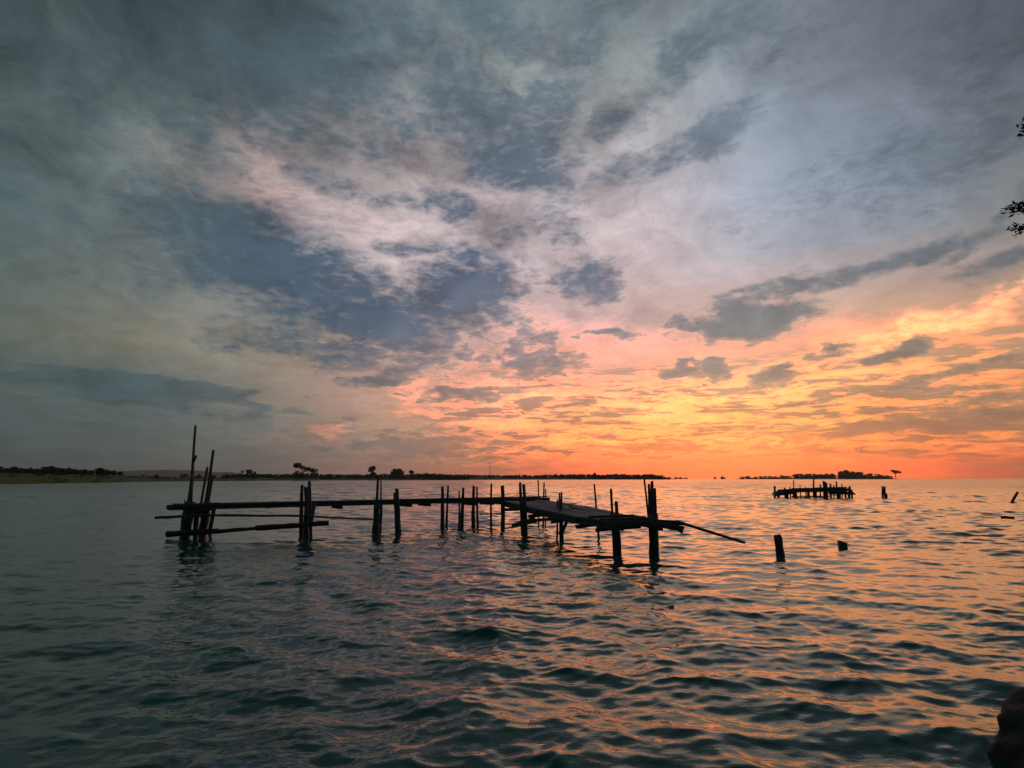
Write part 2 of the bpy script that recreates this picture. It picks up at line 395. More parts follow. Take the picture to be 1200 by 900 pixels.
# ------------------------------------------------------------------ sea
def build_sea():
    rs = np.random.RandomState(11)
    rad = [1.2]
    while rad[-1] < 420:
        r = rad[-1]; rad.append(r + max(0.016, min(r * r / 2600, 0.0034 * r)))
    while rad[-1] < 6500: rad.append(rad[-1] * 1.04)
    rad = np.array(rad)
    a = np.concatenate([np.arange(-85, -47, 1.0), np.arange(-47, 47, 0.095), np.arange(47, 86, 1.0)]) * math.pi / 180
    X = rad[:, None] * np.sin(a)[None, :]; Y = rad[:, None] * np.cos(a)[None, :]
    dr = np.gradient(rad)
    cell = np.maximum(dr, rad * 0.0020)[:, None]
    Z = np.zeros_like(X); OX = np.zeros_like(X); OY = np.zeros_like(X)
    nc = 110
    lam = np.exp(rs.uniform(math.log(0.13), math.log(2.0), nc))
    th = R(-98) + rs.normal(0, 0.85, nc)
    ph = rs.uniform(0, 2 * math.pi, nc)
    sl = 0.150 * math.sqrt(2.0 / nc) * np.where(lam > 0.8, 1.05, 0.95) * np.where(lam < 0.35, 0.95, 1.0)
    # slow gusts so the chop is not even everywhere
    g = 1 + 0.28 * np.sin(X * 0.21 + Y * 0.13 + 1.0) * np.sin(Y * 0.17 - X * 0.08) 
    lee = np.clip((np.degrees(np.arctan2(X, Y)) + 30) / 28, 0, 1)      # calmer water in the lee of the left shore
    g = g * (0.6 + 0.4 * lee * lee * (3 - 2 * lee))
    lam2 = np.exp(rs.uniform(math.log(2.5), math.log(10), 30))        # longer wind waves further out
    far = np.clip((rad - 28) / 45, 0, 1)[:, None]
    for L, t, q in zip(lam2, R(-98) + rs.normal(0, 0.5, 30), rs.uniform(0, 6.28, 30)):
        k = 2 * math.pi / L; f = np.clip((L / cell - 2.2) / 2.5, 0, 1) * far
        Z += f * (0.060 * math.sqrt(2 / 30) / k) * np.cos(k * (math.cos(t) * X + math.sin(t) * Y) + q + np.sin(0.2 * k * X + q))
    for L, t, q, s in zip(lam, th, ph, sl):
        k = 2 * math.pi / L; amp = s / k
        f = np.clip((L / cell - 2.2) / 2.5, 0, 1)
        rows = np.where(f[:, 0] > 0)[0]
        if len(rows) == 0: continue
        e = rows[-1] + 1
        arg = k * (math.cos(t) * X[:e] + math.sin(t) * Y[:e]) + q
        arg = arg + 0.5 * np.sin(0.35 * k * (-math.sin(t) * X[:e] + math.cos(t) * Y[:e]) + q * 3)
        A = amp * f[:e] * g[:e]
        Z[:e] += A * np.cos(arg)
        OX[:e] -= 1.0 * math.cos(t) * A * np.sin(arg); OY[:e] -= 1.0 * math.sin(t) * A * np.sin(arg)
    X = X + OX; Y = Y + OY
    nr, na = X.shape
    co = np.stack([X, Y, Z], -1).reshape(-1, 3).astype(np.float32)
    idx = np.arange(nr * na).reshape(nr, na)
    q = np.stack([idx[:-1, :-1], idx[:-1, 1:], idx[1:, 1:], idx[1:, :-1]], -1).reshape(-1, 4)
    q = q[:, ::-1]
    me = bpy.data.meshes.new('sea')
    me.vertices.add(len(co)); me.vertices.foreach_set('co', co.ravel())
    me.loops.add(q.size); me.loops.foreach_set('vertex_index', q.ravel().astype(np.int32))
    me.polygons.add(len(q)); me.polygons.foreach_set('loop_start', np.arange(0, q.size, 4, dtype=np.int32))
    me.polygons.foreach_set('loop_total', np.full(len(q), 4, dtype=np.int32))
    me.polygons.foreach_set('use_smooth', np.ones(len(q), dtype=bool))
    me.update(calc_edges=True); me.validate()
    me.materials.append(M_SEA)
    o = bpy.data.objects.new('sea', me); COL.objects.link(o)
    tag(o, 'dark teal sea with choppy ripples catching the orange sunset', 'sea', kind='structure')
build_sea()

# ------------------------------------------------------------------ land
def strip(name, front, heights, depth, material, label, seed, nseg=160, rough=0.25):
    """a low shore: front = waterline pixels, heights = crest height per point"""
    rs = random.Random(seed)
    bm = bmesh.new(); rows = []
    pts = [G(*f) for f in front]
    prof = [(0.0, -0.6), (0.012, 0.25), (0.05, 0.55), (0.15, 0.8), (0.35, 1.0), (1.0, 1.05), (1.05, -0.6)]
    for i in range(nseg + 1):
        s = i / nseg * (len(pts) - 1); k = min(int(s), len(pts) - 2); t = s - k
        p = pts[k].lerp(pts[k+1], t); hgt = heights[k] * (1 - t) + heights[k+1] * t
        d = Vector((p.x, p.y, 0)).normalized()
        row = []
        wig = mnoise.noise(Vector((s * 6.0, seed, 0)))
        for (u, v) in prof:
            q = p + d * (depth * u + wig * p.length * 0.03)
            z = v * hgt * (1 + rough * mnoise.noise(Vector((s * 9, u * 5, seed)))) if v > 0 else -0.6
            row.append(bm.verts.new((q.x, q.y, z)))
        rows.append(row)
    for a, b in zip(rows, rows[1:]):
        for i in range(len(prof) - 1): bm.faces.new((a[i], b[i], b[i+1], a[i+1]))
    bmesh.ops.recalc_face_normals(bm, faces=bm.faces[:])
    return tag(obj(name, bm, material), label, 'land', kind='structure')
strip('shore', [(-120,569.5),(0,567.6),(100,566),(200,564.2),(300,563.3),(420,562.8),(540,562.4),(640,562.1),(790,561.8)],
      [4.2,4.0,3.6,2.6,2.2,1.9,1.9,1.8,0.6], 160, M_GRASS, 'low grassy shore along the left horizon', 3)
strip('islet', [(862,561.55),(920,561.6),(980,561.62),(1045,561.55)], [0.7,2.0,2.2,0.6], 120, M_GRASS, 'low wooded islet under the sunset on the right horizon', 5, 80)

# hills far behind the left shore
def build_hills():
    bm = bmesh.new(); Y = 6200; rows = []
    for i in range(121):
        px = -80 + i * 460 / 120
        t = (px + 80) / 460
        top = 554.5 - 3.5 * math.exp(-((px - 205) / 55) ** 2) - 3 * math.exp(-((px - 90) / 80) ** 2) + 8 * max(0, (px - 270) / 110) + 1.2 * mnoise.noise(Vector((px * 0.05, 2, 0)))
        top = min(top, 560.3)
        c = PY(px, top, Y)
        row = [bm.verts.new((c.x, Y - 700, -2))]
        for q in (0.4, 0.75, 1.0):
            row.append(bm.verts.new((c.x, Y - 700 + 700 * q, c.z * q ** 0.8 * (1 + 0.06 * mnoise.noise(Vector((px * .2, q * 4, 1))) * (q < 1)))))
        row.append(bm.verts.new((c.x, Y + 500, -2)))
        rows.append(row)
    for a, b in zip(rows, rows[1:]):
        for i in range(4): bm.faces.new((a[i], b[i], b[i+1], a[i+1]))
    bmesh.ops.recalc_face_normals(bm, faces=bm.faces[:])
    tag(obj('hills', bm, M_HILL), 'faint blue hills far behind the left shore', 'hills', kind='structure')
build_hills()

# ------------------------------------------------------------------ evening haze over the water
def build_haze():
    bm = bmesh.new(); box(bm, -6000, 6000, -300, 6800, -3.5, 160)
    m = bpy.data.materials.new('evening_haze'); m.use_nodes = True; m.node_tree.nodes.clear()
    n = NT(m.node_tree); o = n.n('ShaderNodeOutputMaterial'); v = n.n('ShaderNodeVolumePrincipled')
    v.inputs['Color'].default_value = (0.86, 0.9, 0.95, 1); v.inputs['Density'].default_value = HAZE; v.inputs['Anisotropy'].default_value = 0.45
    n.t.links.new(v.outputs[0], o.inputs['Volume'])
    h = obj('haze', bm, m, None, False); tag(h, 'thin bluish evening haze over the water', 'haze', kind='stuff')
HAZE = 0.00008
def box(bm, x0, x1, y0, y1, z0, z1):
    v = [bm.verts.new((x, y, z)) for z in (z0, z1) for (x, y) in ((x0, y0), (x1, y0), (x1, y1), (x0, y1))]
    for f in ((3,2,1,0),(4,5,6,7),(0,1,5,4),(1,2,6,5),(2,3,7,6),(3,0,4,7)): bm.faces.new([v[i] for i in f])
build_haze()

# ------------------------------------------------------------------ trees
def leaves(bm, c, rad, n, size, rs):
    for _ in range(n):
        while True:
            d = Vector((rs.uniform(-1, 1), rs.uniform(-1, 1), rs.uniform(-1, 1)))
            if 0.2 < d.length < 1: break
        d *= rs.uniform(0.75, 1.08)
        p = Vector(c) + Vector((d.x * rad[0], d.y * rad[1], d.z * rad[2]))
        nrm = Vector((rs.uniform(-1, 1), rs.uniform(-1, 1), rs.uniform(-0.4, 1))).normalized()
        t = nrm.orthogonal().normalized(); b = nrm.cross(t); a = rs.uniform(0, 6.28)
        t, b = t * math.cos(a) + b * math.sin(a), b * math.cos(a) - t * math.sin(a)
        s = size * rs.uniform(0.6, 1.4)
        bm.faces.new([bm.verts.new(p + t * s), bm.verts.new(p + b * s * 0.55), bm.verts.new(p - t * s), bm.verts.new(p - b * s * 0.55)])
class Kind: pass
def tree_kind(seed, lobes, trunk, leafsize, nleaf, limbs=()):
    """unit tree (height 1): crown mesh + trunk mesh"""
    rs = random.Random(seed); k = Kind()
    bm = bmesh.new()
    for (c, r, w) in lobes: leaves(bm, c, r, int(nleaf * w), leafsize, rs)
    me = bpy.data.meshes.new('crown'); bm.to_mesh(me); bm.free(); me.materials.append(M_LEAF); k.crown = me
    bm = bmesh.new()
    tube(bm, (0, 0, -0.12), trunk[0], trunk[1], trunk[1] * 0.6, 7, 5, 0.15, 0.03, False, rs)
    for (a, b, r) in limbs: tube(bm, a, b, r, r * 0.4, 6, 4, 0.15, 0.04, False, rs)
    me = bpy.data.meshes.new('trunk'); bm.to_mesh(me); bm.free(); me.materials.append(M_BARK); k.trunk = me
    return k
def auto_kind(seed, wide, n=9, low=0.25):
    n += 5; low *= 0.55
    rs = random.Random(seed); lobes = []; limbs = []
    for _ in range(n):
        a = rs.uniform(0, 6.28); d = rs.uniform(0.05, 1) * wide * 0.5
        z = rs.uniform(low + 0.12, 0.86) - 0.25 * d / wide
        c = (math.cos(a) * d, math.sin(a) * d, max(z, low)); r = rs.uniform(0.16, 0.26)
        lobes.append((c, (r * 1.25, r * 1.25, r * 0.8), 1.0 / n)); limbs.append(((0, 0, low * 0.8), c, 0.02))
    lobes.append(((0, 0, 0.82), (0.16, 0.16, 0.13), 0.12))
    for q in (-1, 1): lobes.append(((q * wide * 0.16, 0, 0.16), (wide * 0.30, wide * 0.30, 0.22), 0.3)); lobes.append(((0, q * wide * 0.16, 0.3), (wide * 0.28, wide * 0.28, 0.22), 0.2))
    return tree_kind(seed + 50, lobes, ((0, 0, 0.7), 0.03), 0.06, 1300, limbs)
KINDS = [auto_kind(1, 0.8), auto_kind(2, 1.2), auto_kind(3, 1.0, 7), auto_kind(4, 1.5, 10, 0.2), auto_kind(5, 0.9, 6)]
BUSH = [auto_kind(11, 1.9, 11, 0.12), auto_kind(12, 2.4, 12, 0.1), auto_kind(13, 1.5, 9, 0.12)]
PALM = None
def place_tree(name, k, base, h, label, cat, group=None, wide=1.0, rot=None, leaf=None):
    t = empty(name, base, label, cat, group)
    for nm, me in (('trunk', k.trunk), ('crown', k.crown)):
        o = bpy.data.objects.new(nm, me); COL.objects.link(o); o.parent = t
    t.scale = (h * wide, h * wide, h); t.rotation_euler = (0, 0, rnd.uniform(0, 6.28) if rot is None else rot)
    if leaf:
        o.material_slots[0].link = 'OBJECT'; o.material_slots[0].material = leaf
    return t
def ptree(name, k, px, ybase, ytop, Y, label, cat, group=None, wide=1.0, rot=None, leaf=None):
    b = PY(px, ybase, Y); tp = PY(px, ytop, Y)
    return place_tree(name, k, (b.x, b.y, b.z), tp.z - b.z, label, cat, group, wide, rot, leaf)
# tree line on the far left bank
i = 0
for px, top in [(-30,546),(-14,547),(-2,546),(8,548),(17,546.5),(25,548),(35,547.5),(44,549),(53,546.5),(61,546),(71,548),(80,547.5),(89,549.5),(98,549.5),(107,551),(116,547.5),(124,549.5),(133,551),(141,552.5)]:
    ptree('shore_tree', KINDS[i % 5], px, 556.5, top, 330 + 8 * (i % 3), 'dark tree in the dense row on the grassy bank at the far left', 'tree', 'trees in the row on the far left bank', 1.3); i += 1
for px, top in [(168,556),(183,555.5),(215,555),(232,555.6),(250,556),(264,555)]:
    ptree('shore_shrub', BUSH[i % 3], px, 560.5, top, 470, 'low shrub on the left shore below the faint hills', 'shrub', 'shrubs on the shore below the hills', 0.9); i += 1
ptree('rounded_tree', BUSH[0], 289, 561.5, 549.5, 560, 'broad rounded dark tree on the left shore, left of the umbrella-shaped one', 'tree', None, 0.75)
umb = tree_kind(77, [((-0.36,0,0.84),(0.26,0.26,0.17),.22),((-0.50,0,0.76),(0.14,0.16,0.09),.06),((-0.12,0.1,0.74),(0.18,0.2,0.08),.08),((0.20,0,0.62),(0.30,0.3,0.10),.16),((0.56,0.05,0.55),(0.30,0.26,0.13),.16),
      ((0.72,-.1,0.36),(0.28,0.28,0.16),.12),((-0.05,0,0.22),(0.6,0.4,0.2),.25),((-0.35,0,0.35),(0.22,.25,.2),.12)], ((-0.02,0,0.5),0.04), 0.055, 900,
      [((-0.02,0,0.45),(-0.36,0,0.82),0.028),((0,0,0.45),(0.5,0.05,0.56),0.026),((0,0,0.4),(0.15,0,0.65),0.02)])
ptree('spreading_tree', umb, 355, 562, 542, 600, 'tall umbrella-shaped tree with two flat crowns on the left shore', 'tree', None, 1.0, 0.0)
for px, top in [(318,557),(328,557.5),(338,556),(386,557),(378,556)]:
    ptree('shore_shrub', BUSH[i % 3], px, 562, top, 610, 'low shrub on the shore beside the umbrella-shaped tree', 'shrub', 'shrubs beside the umbrella-shaped tree', 0.8); i += 1
palm = tree_kind(78, [((0,0,0.80),(0.30,0.30,0.17),.6),((-0.12,0,0.66),(0.22,0.2,0.10),.25),((0.1,0,0.92),(0.12,.12,.07),.15),((0.05,0,0.42),(0.2,.2,.16),.3),((-0.1,0,0.2),(0.4,.3,.18),.5)], ((0.03,0,0.85),0.05), 0.075, 380, [((0,0,0.6),(-0.12,0,0.68),0.02)])
ptree('slender_tree', palm, 436, 561.8, 546, 700, 'slender small-crowned tree standing alone above the middle of the left shore', 'tree', None, 1.0, 0.0)
ptree('shore_tree', KINDS[1], 462, 561.8, 548.5, 700, 'bushy tree right of the slender one, left of a pair', 'tree', 'the pair of bushy trees on the middle shore')
ptree('shore_tree', KINDS[0], 468, 561.8, 548.2, 705, 'bushy tree right of the slender one, right of a pair', 'tree', 'the pair of bushy trees on the middle shore')
ptree('small_palm', palm, 482, 561.8, 551, 720, 'small thin tree just right of the pair of bushy trees on the shore', 'tree', None, 1.0, 2.0)
for px, top in [(402,557.6),(412,558),(422,557),(447,558),(491,555),(500,553.8),(509,554.5),(518,555.3),(527,556.5),(535,557)]:
    ptree('shore_tree', (KINDS + BUSH)[i % 8], px, 561.8, top, 730, 'low tree on the middle shore behind the long walkway', 'tree', 'low trees on the shore behind the walkway', 1.1); i += 1
px = 272
while px < 548:
    ptree('shore_shrub', BUSH[i % 3], px, 562.2, 554.9 + 1.1 * mnoise.noise(Vector((px * 0.11, 7.7, 0))), 590 + 0.6 * (px - 272) + 15 * (i % 2), 'low dark shrub in the hedge-like belt along the middle of the left shore', 'shrub', 'shrubs in the belt along the shore', 1.0); i += 1
    px += rnd.uniform(4.5, 7)
px = 543
while px < 779:
    top = 556.3 + 1.3 * mnoise.noise(Vector((px * 0.06, 4.1, 0))) - (0.9 if 640 < px < 770 else 0)
    ptree('treeline_tree', (KINDS + BUSH)[i % 8], px, 561.9, top, 980 + 30 * (i % 4), 'small dark tree in the long even tree line left of the sunset glow', 'tree', 'trees in the long even tree line', 1.5); i += 1
    px += rnd.uniform(4.0, 6.5)
ptree('treeline_tree', KINDS[2], 697, 561.8, 553.6, 1000, 'small tree poking above the long even tree line', 'tree', None, 0.7)
for px, top in [(792,558.9),(798,558.6),(804,559.2)]:
    ptree('mangrove', BUSH[i % 3], px, 561.5, top, 1500, 'tiny low bush on the water just right of the tree line end', 'bush', 'bushes off the end of the tree line', 1.2); i += 1
for px, top, la in [(838,558.8,'tiny bush out on the horizon, left of two'),(847,557.6,'tiny tree out on the horizon, right of two')]:
    ptree('mangrove', BUSH[i % 3], px, 561.4, top, 1500, la, 'bush', None, 0.8); i += 1
for px, top in [(870,557.9),(877,557.5),(885,558),(893,557),(901,557.3),(909,557.6),(917,556.4),(924,557)]:
    ptree('islet_shrub', BUSH[i % 3], px, 561.5, top, 1350, 'low shrub on the left end of the wooded islet', 'shrub', 'shrubs on the left end of the islet', 1.2); i += 1
for px, top in [(933,555.3),(940,554.6),(947,554.8),(954,554.3),(962,555),(969,554.2),(976,554.6)]:
    ptree('islet_tree', (KINDS + BUSH)[i % 8], px, 561.3, top, 1350, 'dark tree in the dense middle of the wooded islet', 'tree', 'trees in the middle of the islet', 1.35); i += 1
for px, top in [(987,551.2),(993,550.3),(1000,552)]:
    ptree('islet_tree', KINDS[(i * 2) % 5], px, 561.3, top, 1340, 'one of the tallest dark trees of the wooded islet', 'tree', 'tallest trees of the islet', 1.0); i += 1
ptree('islet_tree', KINDS[3], 1007, 561.3, 552.3, 1340, 'dark tree just right of the tallest trees of the islet', 'tree')
for px, top in [(1015,555.5),(1022,554.2),(1030,555),(1038,556.3),(1043,557.2)]:
    ptree('islet_tree', BUSH[i % 3], px, 561.4, top, 1340, 'low dark tree on the right end of the wooded islet', 'tree', 'trees on the right end of the islet', 1.0); i += 1
lone = tree_kind(79, [((0.05,0,0.74),(0.42,0.3,0.20),.5),((0.42,0,0.70),(0.22,.2,.13),.25),((-0.28,0,.84),(.2,.2,.13),.2)], ((0,0,0.72),0.05), 0.07, 300, [((0,0,.5),(.35,0,.7),.025),((0,0,.5),(-.25,0,.82),.025)])
ptree('lone_tree', lone, 1050, 561.3, 549.8, 1340, 'lone thin-trunked tree with a sparse flat crown beyond the islet tip', 'tree', None, 1.0, 0.0, M_LEAF2)

# grass on the left bank: uncountable
def build_grass():
    rs = random.Random(5); bm = bmesh.new()
    fr = [(-60,568.5),(0,567.6),(100,566),(200,564.2),(300,563.3),(420,562.8),(540,562.4),(640,562.1),(780,561.9)]
    hts = [4.1,4.0,3.6,2.6,2.2,1.9,1.9,1.8,0.6]
    for _ in range(5200):
        s = rs.random() ** 1.3 * (len(fr) - 1.001); k = int(s); t = s - k
        p = G(*fr[k]).lerp(G(*fr[k+1]), t); d = Vector((p.x, p.y, 0)).normalized()
        u = rs.random() ** 1.5 * 0.5; hh = hts[k] * (1 - t) + hts[k+1] * t
        z = hh * np.interp(u, [0, .012, .05, .15, .35, 1], [0, .25, .55, .8, 1, 1.05])
        c = p + d * (160 * u + 3); c.z = z * 0.92
        for b in range(3):
            a = rs.uniform(0, 6.28); w = rs.uniform(0.15, 0.35); h = rs.uniform(0.3, 0.95) * (1 if k < 5 else 0.8)
            dx, dy = math.cos(a) * w, math.sin(a) * w
            o = Vector((rs.uniform(-.5, .5), rs.uniform(-.5, .5), 0))
            bm.faces.new([bm.verts.new(c + o + Vector((-dx, -dy, 0))), bm.verts.new(c + o + Vector((dx, dy, 0))), bm.verts.new(c + o + Vector((rs.uniform(-.3, .3), rs.uniform(-.3, .3), h)))])
    tag(obj('grass', bm, M_GRASS), 'rough grass growing along the low left shore', 'grass', kind='stuff')
build_grass()

# ------------------------------------------------------------------ far mast, houses, boat
def build_mast():
    b = PY(574, 561.2, 1000); tp = PY(574, 541.5, 1000); H = tp.z - b.z
    t = empty('radio_mast', b, 'thin radio mast with a crossbar rising above the middle tree line', 'mast')
    bm = bmesh.new()
    for k in range(3):
        a = k * 2.094
        tube(bm, b + Vector((math.cos(a) * .8, math.sin(a) * .8, -1)), b + Vector((math.cos(a) * .25, math.sin(a) * .25, H)), 0.22, 0.15, 6, 6, 0.02, 0, False)
    for k in range(14):
        z = H * k / 14; w = .8 - .55 * k / 14; a = k * 2.094
        tube(bm, b + Vector((math.cos(a) * w, math.sin(a) * w, z)), b + Vector((math.cos(a + 2.094) * w, math.sin(a + 2.094) * w, z + H / 14)), 0.1, 0.1, 5, 1, 0.02, 0, False)
    obj('mast_tower', bm, M_STEEL, t)
    bm = bmesh.new()
    tube(bm, b + Vector((-2.4, 0, H * 0.90)), b + Vector((2.4, 0, H * 0.90)), 0.28, 0.28, 6, 2, 0.02, 0, False)
    obj('crossbar', bm, M_STEEL, t)
build_mast()
def box(bm, x0, x1, y0, y1, z0, z1):
    v = [bm.verts.new((x, y, z)) for z in (z0, z1) for (x, y) in ((x0, y0), (x1, y0), (x1, y1), (x0, y1))]
    for f in ((3,2,1,0),(4,5,6,7),(0,1,5,4),(1,2,6,5),(2,3,7,6),(3,0,4,7)): bm.faces.new([v[i] for i in f])
def house(px, Y, w, hw, hr, label, group=None):
    b = PY(px, 561.2, Y)
    t = empty('shore_house', b, label, 'house', group)
    bm = bmesh.new(); box(bm, b.x - w/2, b.x + w/2, b.y, b.y + 6, b.z - 1, b.z + hw); obj('wall', bm, M_WALL, t, False)
    bm = bmesh.new()
    e = 0.6; z = b.z + hw + 0.01
    v = [bm.verts.new(q) for q in ((b.x-w/2-e, b.y-e, z), (b.x+w/2+e, b.y-e, z), (b.x+w/2+e, b.y+6+e, z), (b.x-w/2-e, b.y+6+e, z), (b.x-w/2-e, b.y+3, z+hr), (b.x+w/2+e, b.y+3, z+hr))]
    for f in ((3,2,1,0),(0,1,5,4),(2,3,4,5),(1,2,5),(3,0,4)): bm.faces.new([v[i] for i in f])
    obj('roof', bm, M_ROOF, t, False)
    for k in (-0.25, 0.25):
        bm = bmesh.new(); box(bm, b.x + k*w - .6, b.x + k*w + .6, b.y - .05, b.y + .1, b.z + hw*.35, b.z + hw*.8); obj('window', bm, M_GLASS, t, False)
house(561, 930, 9, 3.2, 2.2, 'low pale house with dark roof on the shore, left of the radio mast')
house(569, 935, 7, 2.8, 2.4, 'low pale house with dark roof on the shore, just below the radio mast')
house(584, 930, 12, 2.6, 2.0, 'long pale house with dark roof on the shore, right of the radio mast')
def build_boat():
    b = G(396, 562.6); t = empty('white_boat', b, 'small white boat drawn up at the left shore near the umbrella-shaped tree', 'boat')
    Lh = 2.6; bm = bmesh.new(); rows = []
    for k in range(9):
        s = -1 + k / 4; w = 0.85 * (1 - abs(s) ** 2.6) + 0.03; sh = 0.9 + 0.35 * s * s
        rows.append([bm.verts.new((b.x + s * Lh, b.y + q[0] * w, q[1] * sh)) for q in ((-1, 1), (-.75, .3), (0, -.15), (.75, .3), (1, 1), (.85, .95), (0, .3), (-.85, .95))])
    for a, c in zip(rows, rows[1:]):
        for i2 in range(8): bm.faces.new((a[i2], a[(i2+1) % 8], c[(i2+1) % 8], c[i2]))
    bm.faces.new(rows[0][::-1]); bm.faces.new(rows[-1]); bmesh.ops.recalc_face_normals(bm, faces=bm.faces[:])
    obj('hull', bm, M_PAINT, t)
    bm = bmesh.new(); box(bm, b.x - .7, b.x + 1.0, b.y - .5, b.y + .5, .75, 2.0); obj('cabin', bm, M_PAINT, t, False)
build_boat()

# ------------------------------------------------------------------ the long walkway
def pile_px(bx, by, tx, ty, wb, wt=None, lean_y=0.0, below=1.1, name='pile', parent=None, material=M_PILE, seg=7, bend=0.018, wob=0.19):
    p0 = G(bx, by); Y = p0.y
    p1 = PY(tx, ty, Y + lean_y)
    wt = wb * 0.8 if wt is None else wt
    d = (p1 - p0).normalized()
    bm = bmesh.new()
    tube(bm, p0 - d * below, p1, wb / 2 * Y / F, wt / 2 * Y / F, 9, seg, wob, bend)
    return obj(name, bm, material, parent)
jet = empty('wooden_walkway', G(440, 622), 'long straight plank walkway on thin piles with tall poles at its left end', 'walkway')
DZ = 1.13
# deck line: left end to right end
wa = G(205, 591.5, DZ); wb_ = G(640, 582.3, DZ)
side = (wb_ - wa).cross(Vector((0, 0, 1))).normalized() * -1
if side.y < 0: side = -side
def wp(t, off=0.0, dz=0.0):
    q = wa.lerp(wb_, t) + side * off; q.z = DZ + dz + 0.035 * mnoise.noise(Vector((t * 7, 3, 0)))
    return q
for off in (0.02, 0.62):
    brk = [0, 0.2, 0.41, 0.58, 0.8, 1.0]
    for a, b in zip(brk, brk[1:]):
        bm = bmesh.new(); plank(bm, wp(a - 0.012, off, -0.10), wp(b + 0.012, off, -0.10 + rnd.uniform(-.015, .015)), 0.09, 0.15, seg=6)
        obj('beam', bm, M_PILE, jet, False)
for (a, b, off, w) in [(0, .33, .0, .2), (.32, .62, .02, .2), (.61, 1.0, .0, .2), (.02, .27, .23, .2), (.27, .55, .22, .2), (.56, .93, .24, .2), (0, .36, .46, .2), (.37, .7, .45, .2), (.7, .985, .47, .2)]:
    bm = bmesh.new(); plank(bm, wp(a, off, 0.0), wp(b, off, rnd.uniform(0, .02)), w, 0.045, seg=8); obj('plank', bm, M_DECK, jet, False)
for t in [.03, .36, .545, .60, .74, .80, .835, .90, .95]:
    bm = bmesh.new(); plank(bm, wp(t, -.22, -.23), wp(t, .85, -.23), .11, .11, seg=3); obj('crossbeam', bm, M_PILE, jet, False)
# pile clusters: base px, top px, width at base and at top
for a in [
  (217,627,223,588,13,11),(236,628,243,589,12,9),(229,630,231,592,6,5),(246,624,252,590,5,4),
  (353,629,354,569,6,3.4),(358.5,631,359,571,9,5),(364,629,362.5,565,7,3.2),(361,627,368,590,5,4),
  (441,625,442,590,8.5,7),(444.5,623,447,592,4,3),(466,625,465,573,7.5,4.2),(463,623,462,578,3.5,2.5),
  (519,620,518.5,571,6.5,3),(523,619,525,570,4,2.4),(540.5,618,543,572,5.5,2.6),(537,617,538,576,3,2),
  (555.5,617,555,570,5.5,2.6),(559.5,617,559,571,3.2,2),(577,622,576,567,2.8,2.4),(588.5,620.5,589,570,6,3.4),
  (613,626,609.5,566,4.5,3.2),(616.5,627,613.8,567.5,4,3.4),(631,616,630.6,563,2,1.6),(636,617,637.5,566,2.4,1.8),(639,616,639.5,573,1.8,1.5)]:
    pile_px(*a, parent=jet)
for a in [(440.5,600,443,559,3.6,2.8),(446,600,446.3,562,2.4,1.6)]:
    p0 = PY(a[0], a[1], 21.9); p1 = PY(a[2], a[3], 21.9); bm = bmesh.new()
    tube(bm, p0, p1, a[4] / 2 * 22 / F, a[5] / 2 * 22 / F, 8, 5, .12, .01); obj('post', bm, M_PILE, jet)
# tall thin poles at the left end
for (x0, y0, x1, y1, Y, w0, w1) in [(222,622,229,499,20.6,4.2,2.8),(217,612,225,556,20.3,3.6,2.6),(239.5,600,250,528,20.9,4.0,3.0),(233,606,243,548,20.7,3.2,2.6),(242.5,598,249,560,21.0,3.0,2.4)]:
    bm = bmesh.new(); tube(bm, PY(x0, y0, Y), PY(x1, y1, Y + .1), w0/2*Y/F, w1/2*Y/F, 8, 9, .1, .008); obj('pole', bm, M_BAMBOO, jet)
bm = bmesh.new(); tube(bm, PY(226.5, 541, 20.55), PY(229.8, 534, 20.5), .05, .035, 7, 2, .1); obj('knot', bm, M_BAMBOO, jet)
# low rails and fallen timber
for (x0, y0, x1, y1, Y0, Y1, w, nm, mt) in [
   (182,606.5,240,603.5,20.2,20.4,3.6,'rail',M_BAMBOO),(232,604,362,604.5,20.4,20.5,3.2,'rail',M_BAMBOO),(352,604.5,438,608.5,20.4,21.6,2.4,'rail',M_BAMBOO),
   (196,626.5,255,622.5,20.6,20.6,7,'fallen_beam',M_WET),(250,623.5,318,618,20.6,20.8,4.5,'fallen_beam',M_WET),(300,618.5,384,612.5,20.8,21,6,'fallen_beam',M_WET),
   (215,593.5,258,591.5,20.3,20.4,6,'crossbeam',M_PILE),(218,599,250,596,20.3,20.7,4,'crossbeam',M_PILE)]:
    bm = bmesh.new(); tube(bm, PY(x0, y0, Y0), PY(x1, y1, Y1), w/2*Y0/F, w/2*.85*Y1/F, 8, 8, .14, .006); obj(nm, bm, mt, jet)

